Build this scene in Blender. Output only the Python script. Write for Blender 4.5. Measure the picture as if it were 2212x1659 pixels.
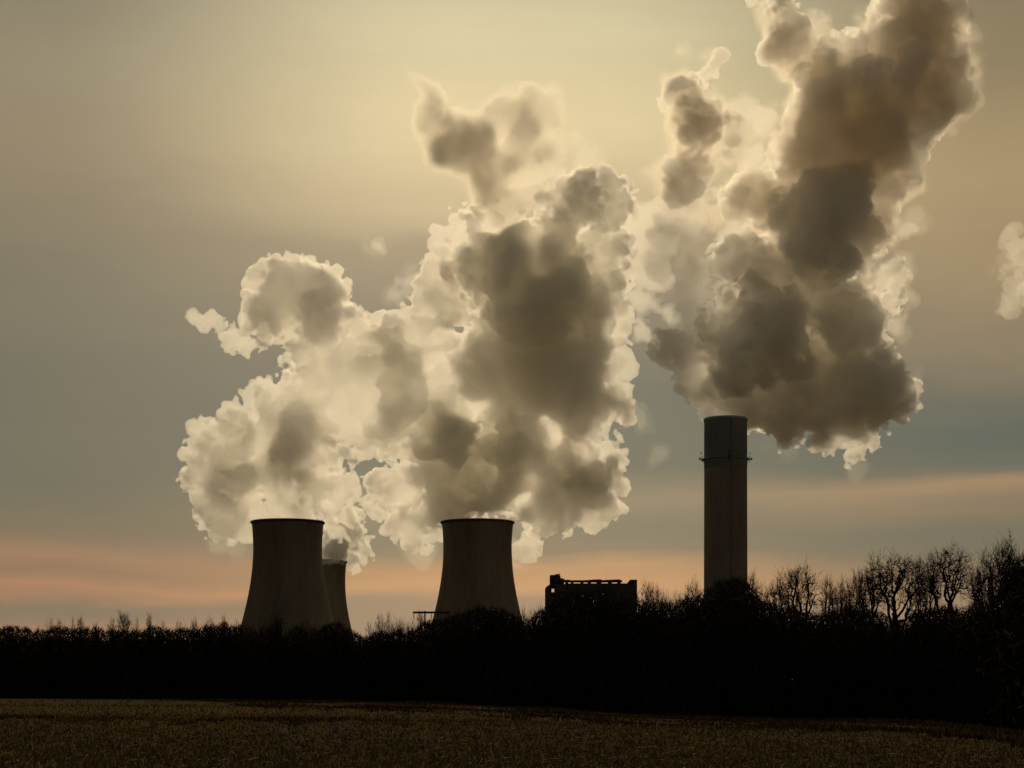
import bpy, math, random
import numpy as np
import openvdb

for o in list(bpy.data.objects):
    bpy.data.objects.remove(o)
SC = bpy.context.scene
COL = SC.collection

# ------------------------------------------------------------------ camera
W0, H0, FPX = 2212.0, 1659.0, 3770.0          # reference pixel frame used only to work out real positions
HORIZON = 1490.0
EYE = 1.7
cam_d = bpy.data.cameras.new('camera')
cam = bpy.data.objects.new('camera', cam_d)
COL.objects.link(cam)
cam_d.sensor_width = 36.0
cam_d.lens = FPX / W0 * 36.0
cam_d.clip_start = 0.5
cam_d.clip_end = 30000.0
cam.location = (0, 0, EYE)
cam.rotation_euler = (math.pi / 2, 0, 0)          # level camera, the frame shifted upwards
cam_d.shift_y = (HORIZON - H0 / 2) / W0
SC.camera = cam


def at(px, py, Y):
    """world point that the photograph shows at (px, py), at distance Y along the ground"""
    return np.array([(px - W0 / 2) / FPX * Y, Y, EYE + (HORIZON - py) / FPX * Y])


# ------------------------------------------------------------------ render settings
SC.render.engine = 'CYCLES'
cy = SC.cycles
cy.use_denoising = True
cy.denoiser = 'OPENIMAGEDENOISE'
cy.use_adaptive_sampling = False
cy.max_bounces = 44
cy.diffuse_bounces = 2
cy.glossy_bounces = 1
cy.transmission_bounces = 24
cy.volume_bounces = 40
cy.transparent_max_bounces = 96
cy.sample_clamp_indirect = 6.0
cy.caustics_reflective = False
cy.caustics_refractive = False
vs = SC.view_settings
SC.display_settings.display_device = 'sRGB'
vs.view_transform = 'Standard'
vs.look = 'None'
vs.exposure = 0.0
vs.gamma = 1.0
vs.use_curve_mapping = False

# ------------------------------------------------------------------ light
SUN_EL, SUN_AZ = 22.0, -4.5                     # degrees; azimuth measured from +Y towards +X
sun_d = bpy.data.lights.new('sun', 'SUN')
sun_d.energy = 2.2
sun_d.angle = math.radians(3.0)
sun_d.color = (1.0, 0.80, 0.51)
sun = bpy.data.objects.new('sun', sun_d)
COL.objects.link(sun)
_e, _a = math.radians(SUN_EL), math.radians(SUN_AZ)
SUN_DIR = (math.sin(_a) * math.cos(_e), math.cos(_a) * math.cos(_e), math.sin(_e))
from mathutils import Vector
sun.rotation_euler = Vector(SUN_DIR).to_track_quat('Z', 'Y').to_euler()


def lin(c):
    return tuple(((v / 255 + 0.055) / 1.055) ** 2.4 if v > 10 else v / 255 / 12.92 for v in c)


class N:
    """tiny expression helper for shader maths"""
    tree = None

    def __init__(self, sock):
        self.s = sock

    @staticmethod
    def op(kind, *args, clamp=False):
        n = N.tree.nodes.new('ShaderNodeMath')
        n.operation = kind
        n.use_clamp = clamp
        for i, a in enumerate(args):
            if isinstance(a, N):
                N.tree.links.new(a.s, n.inputs[i])
            else:
                n.inputs[i].default_value = a
        return N(n.outputs[0])

    def __add__(self, o): return N.op('ADD', self, o)
    __radd__ = __add__
    def __sub__(self, o): return N.op('SUBTRACT', self, o)
    def __rsub__(self, o): return N.op('SUBTRACT', o, self)
    def __mul__(self, o): return N.op('MULTIPLY', self, o)
    __rmul__ = __mul__
    def __truediv__(self, o): return N.op('DIVIDE', self, o)


def smooth(x, a, b):
    n = N.tree.nodes.new('ShaderNodeMapRange')
    n.interpolation_type = 'SMOOTHSTEP'
    N.tree.links.new(x.s, n.inputs['Value'])
    n.inputs['From Min'].default_value = a
    n.inputs['From Max'].default_value = b
    return N(n.outputs['Result'])


def ramp(x, stops, lo, hi, interp='B_SPLINE'):
    n = N.tree.nodes.new('ShaderNodeValToRGB')
    n.color_ramp.interpolation = interp
    els = n.color_ramp.elements
    stops = sorted(stops)
    while len(els) < len(stops):
        els.new(0.5)
    for e, (p, c) in zip(els, stops):
        e.position = (p - lo) / (hi - lo)
        e.color = (*c, 1)
    f = (x - lo) / (hi - lo)
    N.tree.links.new(f.s, n.inputs['Fac'])
    return n.outputs['Color']


def mixc(a, b, f):
    n = N.tree.nodes.new('ShaderNodeMix')
    n.data_type = 'RGBA'
    for sock, v in ((n.inputs[6], a), (n.inputs[7], b), (n.inputs[0], f)):
        if isinstance(v, N):
            v = v.s
        if isinstance(v, (tuple, float, int)):
            sock.default_value = (*v, 1) if isinstance(v, tuple) else v
        else:
            N.tree.links.new(v, sock)
    return n.outputs[2]


def noise(vec, scale, detail=3, rough=0.5):
    n = N.tree.nodes.new('ShaderNodeTexNoise')
    n.inputs['Scale'].default_value = scale
    n.inputs['Detail'].default_value = detail
    n.inputs['Roughness'].default_value = rough
    N.tree.links.new(vec, n.inputs['Vector'])
    return N(n.outputs['Fac'])


def comb(x, y, z):
    n = N.tree.nodes.new('ShaderNodeCombineXYZ')
    for i, v in enumerate((x, y, z)):
        if isinstance(v, N):
            N.tree.links.new(v.s, n.inputs[i])
        else:
            n.inputs[i].default_value = v
    return n.outputs[0]


def make_world():
    w = bpy.data.worlds.new('World')
    SC.world = w
    w.use_nodes = True
    t = w.node_tree
    t.nodes.clear()
    N.tree = t
    out = t.nodes.new('ShaderNodeOutputWorld')
    tc = t.nodes.new('ShaderNodeTexCoord')
    sep = t.nodes.new('ShaderNodeSeparateXYZ')
    t.links.new(tc.outputs['Generated'], sep.inputs[0])
    x, y, z = (N(sep.outputs[i]) for i in range(3))
    E = N.op('ARCSINE', z) * (180 / math.pi)
    A = N.op('ARCTAN2', x, y) * (180 / math.pi)
    # long drawn-out stratus: warp the height of the bands with stretched noise
    n1 = noise(comb(A * 0.055, E * 0.28, 3.1), 1.0, 4, 0.55)
    n2 = noise(comb(A * 0.16, E * 0.9, 9.7), 1.0, 5, 0.6)
    n3 = noise(comb(A * 0.10, E * 1.9, 21.0), 1.0, 3, 0.55)
    Ew = E + (n1 - 0.5) * 2.2 + (n2 - 0.5) * 0.55

    def stops(tab):
        return [(math.degrees(math.atan((HORIZON - yy) / FPX)), lin(c)) for yy, c in tab]
    lo, hi = -2.0, 60.0
    up = [(34.0, lin((128, 122, 98))), (48.0, lin((98, 94, 76))), (60.0, lin((82, 80, 68)))]
    left = stops([(-60, (110, 103, 83)), (160, (130, 120, 94)), (330, (131, 117, 91)), (500, (118, 108, 85)),
                  (660, (107, 102, 83)), (830, (97, 96, 81)), (1075, (97, 97, 82)), (1150, (114, 103, 82)),
                  (1205, (150, 116, 91)), (1240, (138, 110, 86)), (1275, (166, 122, 92)), (1302, (124, 111, 91)),
                  (1325, (128, 113, 93)), (1350, (160, 124, 96)), (1490, (160, 130, 104))]) + up
    mid = stops([(-60, (188, 178, 140)), (90, (203, 190, 148)), (260, (213, 194, 147)), (430, (192, 171, 130)),
                 (560, (150, 134, 104)), (700, (120, 112, 92)), (880, (100, 102, 87)), (1010, (104, 104, 88)),
                 (1080, (140, 126, 100)), (1150, (126, 118, 96)), (1185, (134, 121, 97)), (1230, (186, 144, 102)), (1268, (196, 150, 106)),
                 (1310, (160, 135, 108)), (1370, (152, 134, 112)), (1490, (156, 136, 112))]) + up
    right = stops([(-60, (120, 107, 79)), (140, (136, 120, 88)), (400, (163, 140, 101)), (620, (156, 134, 100)),
                   (790, (134, 119, 93)), (890, (98, 98, 85)), (950, (88, 95, 85)), (1035, (101, 100, 86)),
                   (1082, (158, 130, 98)), (1115, (140, 120, 94)), (1165, (110, 106, 89)), (1205, (112, 106, 88)), (1240, (134, 115, 92)),
                   (1290, (150, 124, 98)), (1490, (160, 132, 106))]) + up
    anti = [(-2.0, lin((84, 70, 56))), (6.0, lin((70, 62, 52))), (25.0, lin((64, 60, 52))), (60.0, lin((82, 80, 68)))]
    cl, cm, cr, ca = (ramp(Ew, s, lo, hi, 'EASE') for s in (left, mid, right, anti))
    c = mixc(cl, cm, smooth(A, -15.0, -1.0))
    c = mixc(c, cr, smooth(A, 3.0, 16.0))
    absA = N.op('ABSOLUTE', A)
    c = mixc(c, ca, smooth(absA, 20.0, 95.0))
    # faint uneven brightness of the cloud sheet
    n4 = noise(comb(A * 0.55, E * 0.9, 4.4), 1.0, 6, 0.62)
    k = 0.85 + n1 * 0.15 + n3 * 0.06 + n4 * 0.09
    g = t.nodes.new('ShaderNodeVectorMath')
    g.operation = 'SCALE'
    t.links.new(c, g.inputs[0])
    t.links.new(k.s, g.inputs['Scale'])
    bg = t.nodes.new('ShaderNodeBackground')
    t.links.new(g.outputs[0], bg.inputs['Color'])
    sky = t.nodes.new('ShaderNodeTexSky')
    sky.sky_type = 'NISHITA'
    sky.sun_disc = False
    sky.sun_elevation = math.radians(SUN_EL)
    sky.sun_rotation = math.radians(SUN_AZ)
    sky.dust_density = 4.0
    b2 = t.nodes.new('ShaderNodeBackground')
    b2.inputs['Strength'].default_value = 0.05
    t.links.new(sky.outputs[0], b2.inputs['Color'])
    mx = t.nodes.new('ShaderNodeMixShader')
    mx.inputs[0].default_value = 0.96            # nearly closed cloud sheet in front of the clear sky
    t.links.new(b2.outputs[0], mx.inputs[1])
    t.links.new(bg.outputs[0], mx.inputs[2])
    t.links.new(mx.outputs[0], out.inputs['Surface'])
    w.cycles.sampling_method = 'MANUAL'
    w.cycles.sample_map_resolution = 512


make_world()
# ------------------------------------------------------------------ helpers
def link(name, me, parent=None):
    o = bpy.data.objects.new(name, me)
    COL.objects.link(o)
    if parent is not None:
        o.parent = parent
    return o


def tag(o, label=None, cat=None, group=None, kind=None):
    for k, v in (('label', label), ('category', cat), ('group', group), ('kind', kind)):
        if v:
            o[k] = v
    return o


def np_mesh(name, verts, faces, mat=None, smooth_shade=False):
    """faces: int array (n,3) or (n,4) or a list of such arrays"""
    if isinstance(faces, np.ndarray):
        faces = [faces]
    faces = [f for f in faces if len(f)]
    me = bpy.data.meshes.new(name)
    loops = np.concatenate([f.ravel() for f in faces]).astype(np.int32)
    sizes = np.concatenate([np.full(len(f), f.shape[1], np.int32) for f in faces])
    me.vertices.add(len(verts))
    me.vertices.foreach_set('co', np.ascontiguousarray(verts, np.float32).ravel())
    me.loops.add(len(loops))
    me.loops.foreach_set('vertex_index', loops)
    me.polygons.add(len(sizes))
    starts = np.concatenate([[0], np.cumsum(sizes)[:-1]]).astype(np.int32)
    me.polygons.foreach_set('loop_start', starts)
    me.update(calc_edges=True)
    if smooth_shade:
        me.polygons.foreach_set('use_smooth', np.ones(len(sizes), bool))
    if mat:
        me.materials.append(mat)
    return me


# ------------------------------------------------------------------ plain materials
def solid_mat(name, color, rough=0.9, scale=1.0, var=0.25, stretch=(1, 1, 1), spec=0.1, bump=0.0, color2=None):
    """matt surface with two scales of noise in the base colour and a little relief"""
    m = bpy.data.materials.new(name)
    m.use_nodes = True
    t = m.node_tree
    N.tree = t
    b = t.nodes['Principled BSDF']
    b.inputs['Roughness'].default_value = rough
    b.inputs['Specular IOR Level'].default_value = spec
    tc = t.nodes.new('ShaderNodeTexCoord')
    mp = t.nodes.new('ShaderNodeMapping')
    mp.inputs['Scale'].default_value = [s * scale for s in stretch]
    t.links.new(tc.outputs['Object'], mp.inputs[0])
    a = noise(mp.outputs[0], 1.0, 6, 0.6)
    k = noise(mp.outputs[0], 7.3, 4, 0.6)
    f = N.op('ADD', a * 0.65, k * 0.35)
    f = N.op('MULTIPLY_ADD', f - 0.5, 2.2, 0.5, clamp=True)
    c2 = color2 or tuple(v * (1 - 2 * var) for v in color)
    c1 = color if color2 else tuple(min(1, v * (1 + var)) for v in color)
    t.links.new(mixc(c2, c1, f), b.inputs['Base Color'])
    if bump:
        bp = t.nodes.new('ShaderNodeBump')
        bp.inputs['Strength'].default_value = 0.6
        bp.inputs['Distance'].default_value = bump
        t.links.new(k.s, bp.inputs['Height'])
        t.links.new(bp.outputs[0], b.inputs['Normal'])
    return m


M_CONC = solid_mat('weathered_concrete', (0.235, 0.20, 0.155), scale=0.04, var=0.28, stretch=(1, 1, 0.22))
M_CONC_DARK = solid_mat('stained_concrete_rim', (0.12, 0.105, 0.09), scale=0.06, var=0.2)
M_STACK = solid_mat('brown_concrete', (0.31, 0.27, 0.225), scale=0.05, var=0.2, stretch=(1, 1, 0.25))
M_STACK_TOP = solid_mat('slate_grey_paint', (0.40, 0.50, 0.57), scale=0.06, var=0.2, stretch=(1, 1, 0.3))
M_STEEL = solid_mat('dark_steel', (0.06, 0.06, 0.06), 0.6, scale=0.5, var=0.15)
M_CLAD = solid_mat('sheet_cladding', (0.07, 0.065, 0.06), 0.7, scale=0.2, var=0.2, stretch=(1, 1, 0.1))
M_WOODPOLE = solid_mat('tarred_timber', (0.05, 0.042, 0.035), scale=2.0, var=0.25, stretch=(1, 1, 0.1))


class MB:
    """collects simple solids into one mesh"""

    def __init__(self):
        self.v, self.f3, self.f4, self.n = [], [], [], 0

    def add(self, v, f4=(), f3=()):
        v = np.asarray(v, float)
        if len(f4):
            self.f4.append(np.asarray(f4, int) + self.n)
        if len(f3):
            self.f3.append(np.asarray(f3, int) + self.n)
        self.v.append(v)
        self.n += len(v)

    def box(self, x0, x1, y0, y1, z0, z1):
        v = [(x, y, z) for z in (z0, z1) for y in (y0, y1) for x in (x0, x1)]
        self.add(v, [(0, 2, 3, 1), (4, 5, 7, 6), (0, 1, 5, 4), (2, 6, 7, 3), (0, 4, 6, 2), (1, 3, 7, 5)])

    def prism(self, poly, y0, y1):
        """outline in x,z pushed through from y0 to y1"""
        n = len(poly)
        v = [(x, y0, z) for x, z in poly] + [(x, y1, z) for x, z in poly]
        self.add(v, [(i, (i + 1) % n, n + (i + 1) % n, n + i) for i in range(n)],
                 [(0, i + 1, i) for i in range(1, n - 1)] + [(n, n + i, n + i + 1) for i in range(1, n - 1)])

    def tube(self, p, q, r0, r1=None, n=6):
        p, q = np.asarray(p, float), np.asarray(q, float)
        r1 = r0 if r1 is None else r1
        d = q - p
        d /= np.linalg.norm(d) + 1e-9
        a = np.cross(d, (0, 0, 1) if abs(d[2]) < 0.9 else (1, 0, 0))
        a /= np.linalg.norm(a)
        b = np.cross(d, a)
        t = np.linspace(0, 2 * np.pi, n, endpoint=False)
        ring = np.cos(t)[:, None] * a + np.sin(t)[:, None] * b
        v = np.concatenate([p + ring * r0, q + ring * r1])
        self.add(v, [(i, (i + 1) % n, n + (i + 1) % n, n + i) for i in range(n)],
                 [(0, i + 1, i) for i in range(1, n - 1)] + [(n, n + i, n + i + 1) for i in range(1, n - 1)])

    def lathe(self, prof, n=96, close=True):
        """profile of (r, z) turned round the z axis; close joins the last ring to the first"""
        t = np.linspace(0, 2 * np.pi, n, endpoint=False)
        v = np.concatenate([np.stack([np.cos(t) * r, np.sin(t) * r, np.full(n, z)], 1) for r, z in prof])
        m = len(prof)
        i = np.arange(n)
        j = (i + 1) % n
        f = [np.stack([k * n + i, k * n + j, ((k + 1) % m) * n + j, ((k + 1) % m) * n + i], 1) for k in range(m if close else m - 1)]
        self.add(v, np.concatenate(f))

    def build(self, name, mat, parent=None, smooth_shade=False):
        fs = [np.concatenate(f) for f in (self.f3, self.f4) if f]
        return link(name, np_mesh(name, np.concatenate(self.v), fs, mat, smooth_shade), parent)


def empty(name, loc, label=None, cat=None, group=None):
    o = bpy.data.objects.new(name, None)
    o.location = loc
    o.empty_display_size = 0.2
    COL.objects.link(o)
    return tag(o, label, cat, group)


# ------------------------------------------------------------------ ground
U_KEYS = [-900, -300, 0, 450, 900, 1200, 1500, 2000, 2212, 2500, 3100]
D_KEYS = [360, 345, 330, 305, 280, 250, 220, 185, 150, 130, 120]
B_KEYS = [1506, 1507, 1508, 1511, 1516, 1532, 1550, 1559, 1584, 1590, 1594]


def u_of(X, Y):
    return W0 / 2 + FPX * X / np.maximum(Y, 1.0)


def wood_edge(u):
    return np.interp(u, U_KEYS, D_KEYS)


_UU = np.linspace(-900, 3100, 400)
_ZZ = np.array([at(u, b, d)[2] for u, b, d in zip(_UU, np.interp(_UU, U_KEYS, B_KEYS), np.interp(_UU, U_KEYS, D_KEYS))])
_ker = np.ones(25) / 25
_ZZ = np.convolve(np.pad(_ZZ, 12, 'edge'), _ker, 'valid')


def ground_z(X, Y):
    X, Y = np.asarray(X, float), np.asarray(Y, float)
    u = u_of(X, Y)
    zb = np.interp(u, _UU, _ZZ)
    D = wood_edge(u)
    t = np.clip(Y / D, 0, 1)
    near = np.sign(t) * t ** 1.35
    far = np.clip(1 - (Y - D) / 700.0, 0, 1)
    z = zb * np.where(Y < D, near, far)
    # very low swells across the ploughland
    sw = 0.10 * np.sin(Y / 11.0 + X / 70.0) * np.clip((Y - 25) / 40, 0, 1) * np.clip((D - Y) / 60, 0, 1)
    return z + sw


def build_ground():
    U = np.concatenate([[-40000, -12000, -5000, -2000], np.linspace(-900, 3100, 170), [4000, 7000, 14000, 42000]])
    Y = np.concatenate([[-400, -60, -5, 4, 10, 16, 22], np.geomspace(27, 420, 180), np.geomspace(450, 9000, 40)])
    # fan of rows: x from the direction, y from the distance; flat behind the camera
    UU, YY = np.meshgrid(U, Y)
    XX = (UU - W0 / 2) / FPX * np.maximum(YY, 30.0)
    ZZ = ground_z(XX, YY)
    rng = np.random.default_rng(5)
    rough = rng.normal(size=ZZ.shape) * 0.035 * np.clip(1 - YY / 250, 0.2, 1)
    ZZ = ZZ + np.where((YY > 20) & (YY < 420), rough, 0)
    v = np.stack([XX, YY, ZZ], -1).reshape(-1, 3)
    n, m = len(Y), len(U)
    i = np.arange(n - 1)[:, None] * m + np.arange(m - 1)[None, :]
    f = np.stack([i, i + 1, i + m + 1, i + m], -1).reshape(-1, 4)
    mat = solid_mat('ploughed_soil', (0.11, 0.082, 0.040), scale=0.35, var=0.3, stretch=(0.4, 1, 1), spec=0.0, bump=0.05, color2=(0.06, 0.044, 0.022))
    o = link('field_ground', np_mesh('field_ground', v, f, mat))
    tag(o, 'dark olive brown stubble field sloping gently down to the wood', None, None, 'structure')


build_ground()


# ------------------------------------------------------------------ cooling towers
def make_tower(px, Y, scale, label):
    s = Y / FPX
    base = at(px, HORIZON, Y)
    top = at(px, 1127, 1500.0)[2] if scale == 1 else at(px, 1127, 1500.0)[2]
    k = 1500.0 / FPX * 1.0
    H = top
    zt = H - 58 * k
    rt, b = 74.0 * k, 182 * k

    def rad(z):
        return rt * math.sqrt(1 + ((z - zt) / b) ** 2)
    root = empty('cooling_tower', (base[0], Y, 0), label, 'cooling tower', 'concrete cooling towers')
    zs = np.linspace(9.0, H - 1.6, 36)
    mb = MB()
    prof = []
    for i, z in enumerate(zs):
        prof.append((rad(z), z))
    prof += [(rad(z) - 0.9, z) for z in zs[::-1]]
    mb.lathe(prof, 96)
    mb.build('shell', M_CONC, root, True)
    rim = MB()
    rim.lathe([(rad(H) - 1.3, H - 1.6), (rad(H) + 0.9, H - 1.6), (rad(H) + 0.9, H - 0.2), (rad(H) + 0.6, H), (rad(H) - 1.3, H)], 120)
    rim.build('rim', M_CONC_DARK, root)
    legs = MB()
    for i in range(40):
        t0, t1 = 2 * math.pi * i / 40, 2 * math.pi * (i + 0.5) / 40
        for ta, tb in ((t0, t1), (t0 + 2 * math.pi / 40, t1)):
            legs.tube((math.cos(ta) * (rad(0) + 1), math.sin(ta) * (rad(0) + 1), -0.5), (math.cos(tb) * (rad(9) - 0.5), math.sin(tb) * (rad(9) - 0.5), 9.3), 0.5)
    legs.build('leg_ring', M_CONC, root)
    basin = MB()
    basin.lathe([(rad(0) + 3, -1), (rad(0) + 3, 1.2), (rad(0) + 2.4, 1.2), (rad(0) + 2.4, -1)], 80)
    basin.build('basin_wall', M_CONC_DARK, root)
    return root


make_tower(621.5, 1500.0, 1, 'left concrete cooling tower, in front of the half hidden one')
make_tower(689.0, 1960.0, 1, 'cooling tower mostly hidden behind the left one, its top lost in steam')
make_tower(1031.5, 1500.0, 1, 'middle concrete cooling tower, under the largest steam plume')


# ------------------------------------------------------------------ chimney
def make_chimney():
    Y = 1200.0
    c = at(1567.5, HORIZON, Y)
    k = Y / FPX
    z = lambda py: at(1567.5, py, Y)[2]
    root = empty('chimney', (c[0], Y, 0), 'tall straight sided chimney with a slate grey top section', 'chimney')
    H, zj = z(904), z(1012)
    r0, r1, rj = 47.5 * k, 45.8 * k, 46.2 * k
    ring = lambda zz: r0 + (r1 - r0) * zz / H
    m = MB()
    zs = np.linspace(0, zj, 40)
    prof = []
    for i, q in enumerate(zs):
        prof.append((ring(q), q))
        if i < len(zs) - 1:
            prof += [(ring(q), zs[i + 1] - 0.2), (ring(q) - 0.02, zs[i + 1] - 0.1)]
    prof += [(ring(zj) - 1.2, zj), (r0 - 1.2, 0)]
    m.lathe(prof, 72)
    m.build('shaft', M_STACK, root, True)
    m = MB()
    m.lathe([(ring(zj) + 0.12, zj + 0.02), (r1 + 0.12, H - 2.0), (r1 + 0.5, H - 1.9), (r1 + 0.5, H - 0.1), (r1 - 1.2, H), (r1 - 1.2, zj + 0.02)], 72)
    top = m.build('top_section', M_STACK_TOP, root, True)
    tag(top, 'slate grey painted top section')
    zg = z(993)
    m = MB()
    m.lathe([(ring(zg) + 0.1, zg - 0.3), (ring(zg) + 1.9, zg), (ring(zg) + 1.9, zg + 0.25), (ring(zg) + 0.1, zg + 0.25)], 72)
    gal = m.build('gallery', M_STACK_TOP, root)
    m = MB()
    for i in range(48):
        t = 2 * math.pi * i / 48
        q = (math.cos(t) * (ring(zg) + 1.8), math.sin(t) * (ring(zg) + 1.8))
        m.tube((*q, zg + 0.2), (*q, zg + 1.5), 0.05, n=4)
    m.lathe([(ring(zg) + 1.76, zg + 1.45), (ring(zg) + 1.86, zg + 1.45), (ring(zg) + 1.86, zg + 1.56), (ring(zg) + 1.76, zg + 1.56)], 72)
    m.build('railing', M_STACK_TOP, gal)
    for t in (0.02, math.pi / 2, math.pi + 0.02, 3 * math.pi / 2):        # beacon brackets, one on each side
        e = MB()
        d = np.array([math.cos(t), math.sin(t), 0])
        a = d * ring(zg)
        e.tube(a + (0, 0, zg - 2.2), a + d * 3.0 + (0, 0, zg + 0.3), 0.22)
        e.tube(a + (0, 0, zg + 0.5), a + d * 3.6 + (0, 0, zg + 0.5), 0.28)
        e.tube(a + d * 3.3 + (0, 0, zg - 0.1), a + d * 3.3 + (0, 0, zg + 1.5), 0.5, 0.38, 8)
        e.tube(a + d * 2.2 + (0, 0, zg + 4.2), a + d * 2.2 + (0, 0, zg + 5.0), 0.42, 0.3, 8)
        e.tube(a + d * 2.2 + (0, 0, zg + 0.5), a + d * 2.2 + (0, 0, zg + 4.2), 0.09)
        e.build('beacon_bracket', M_STEEL, root)
    for q in (-1, 1):                                                       # flues inside the windshield
        e = MB()
        x = q * r1 * 0.42
        e.lathe([(r1 * 0.36, H - 12), (r1 * 0.36, H + 0.9), (r1 * 0.33, H + 0.9), (r1 * 0.33, H - 12)], 32)
        o = e.build('flue', M_STEEL, root, True)
        o.location.x = x
    ld = MB()
    for s in (-0.4, 0.4):
        ld.tube((s + 2.0, -r0 - 0.35, 0.5), (s + 2.0, -r1 - 0.6, H - 2), 0.07, n=4)
    ld.build('ladder', M_STEEL, root)


make_chimney()


# ------------------------------------------------------------------ boiler house, conveyor gallery and yard pole
def make_plant():
    Y = 1250.0

    def P(px, py):
        q = at(px, py, Y)
        return q[0], q[2]
    o = P(1275, HORIZON)
    root = empty('boiler_house', (o[0], Y, 0), 'flat roofed boiler house with a raised roof gallery, right of the middle tower', 'power station')
    X = lambda px: P(px, 1300)[0] - o[0]
    Z = lambda py: P(1275, py)[1]
    D0, D1 = -14.0, 14.0
    e = 0.004
    m = MB()                                                            # end tower, with openings right through it
    m.prism([(X(1178), 0), (X(1188), 0), (X(1188), Z(1264)), (X(1178), Z(1271))], D0, D1)
    m.box(X(1188) + e, X(1198), D0, D1, Z(1269.5), Z(1264))
    m.box(X(1188) + e, X(1190.5), D0, D1, Z(1281.5), Z(1269.5) - e)
    m.box(X(1188) + e, X(1198), D0, D1, Z(1289), Z(1281.5) - e)
    m.box(X(1188) + e, X(1190), D0, D1, Z(1293.5), Z(1289) - e)
    m.box(X(1188) + e, X(1198), D0, D1, 0, Z(1293.5) - e)
    m.box(X(1198) + e, X(1222), D0, D1, 0, Z(1264))
    m.build('end_tower', M_CLAD, root)
    m = MB()
    m.prism([(X(1188), Z(1264) + e), (X(1217.5), Z(1264) + e), (X(1217.5), Z(1252)), (X(1210), Z(1251)), (X(1210), Z(1246)), (X(1207), Z(1246)), (X(1207), Z(1242.3)),
             (X(1199), Z(1242.3)), (X(1198), Z(1244.3)), (X(1188), Z(1244.3))], D0 + 2, D1 - 2)
    m.build('lift_house', M_CLAD, root)
    m = MB()
    m.tube((X(1209), 0, Z(1250)), (X(1209), 0, Z(1238.5)), 0.3)
    m.build('vent_pipe', M_STEEL, root)
    m = MB()
    m.box(X(1222) + e, X(1373.5), D0 + 1, D1 - 1, 0, Z(1262.5))
    m.build('main_hall', M_CLAD, root)
    m = MB()
    m.prism([(X(1217.5) + e, Z(1257.5)), (X(1343.5), Z(1257.5)), (X(1343.5), Z(1255)), (X(1340), Z(1254)), (X(1340), Z(1252.3)), (X(1333), Z(1252.3)), (X(1333), Z(1254)),
             (X(1299), Z(1254)), (X(1299), Z(1252.3)), (X(1286), Z(1252.3)), (X(1286), Z(1254)), (X(1230), Z(1254)), (X(1230), Z(1253)), (X(1217.5) + e, Z(1253))], -4, 4)
    m.build('gallery_roof', M_CLAD, root)
    for px, w in ((1224, 6), (1236, 5), (1257, 6), (1273, 7), (1293.5, 10), (1317.5, 8), (1337, 7)):
        q = MB()
        q.box(X(px - w / 2), X(px + w / 2), -3, 3, Z(1262.5) + e, Z(1257.5) - e)
        q.build('gallery_post', M_CLAD, root)
    m = MB()
    m.prism([(X(1359), Z(1262.5) + e), (X(1373.5) + .01, Z(1262.5) + e), (X(1373.5) + .01, Z(1254.5)), (X(1359), Z(1254.5)), (X(1359), Z(1257)), (X(1357), Z(1257.5)), (X(1357), Z(1259))], D0 + 1.01, D1 - 1.01)
    m.build('stair_head', M_CLAD, root)


make_plant()


def make_pole():
    Y = 395.0
    c = at(932, HORIZON, Y)
    k = Y / FPX
    zt = at(932, 1321, Y)[2]
    gz = float(ground_z(c[0], Y))
    root = empty('pylon', (c[0], Y, gz), 'two legged timber power pole with one long crossarm left of the middle tower', 'power pole')
    h = zt - gz
    for s in (-1, 1):
        e = MB()
        e.tube((s * 14 * k, 0, -0.8), (s * 14 * k, 0, h + 0.15), 0.24, 0.17, 10)
        e.build('post', M_WOODPOLE, root, True)
    e = MB()
    e.box(-40 * k, 40 * k, -0.42, -0.19, h - 0.45, h)
    e.build('crossarm', M_WOODPOLE, root)
    for s in (-38, 0, 38):
        e = MB()
        x = s * k
        e.tube((x, -0.3, h - 0.45), (x, -0.3, h - 1.6), 0.05)
        for i in range(6):
            zz = h - 0.6 - i * 0.17
            e.tube((x, -0.3, zz), (x, -0.3, zz - 0.07), 0.17, 0.1, 8)
        e.build('insulator', M_STEEL, root)


make_pole()
# ------------------------------------------------------------------ steam
def steam_mat(name, density, color, g, film):
    m = bpy.data.materials.new(name)
    m.use_nodes = True
    t = m.node_tree
    t.nodes.clear()
    out = t.nodes.new('ShaderNodeOutputMaterial')
    v = t.nodes.new('ShaderNodeVolumePrincipled')
    v.inputs['Color'].default_value = (*color, 1)
    v.inputs['Density'].default_value = density
    v.inputs['Anisotropy'].default_value = g
    t.links.new(v.outputs[0], out.inputs['Volume'])
    if film:
        tr = t.nodes.new('ShaderNodeBsdfTransparent')
        tl = t.nodes.new('ShaderNodeBsdfTranslucent')
        tl.inputs[0].default_value = (0.9, 0.88, 0.84, 1)
        mx = t.nodes.new('ShaderNodeMixShader')
        mx.inputs[0].default_value = film
        t.links.new(tr.outputs[0], mx.inputs[1])
        t.links.new(tl.outputs[0], mx.inputs[2])
        t.links.new(mx.outputs[0], out.inputs['Surface'])
    return m


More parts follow.
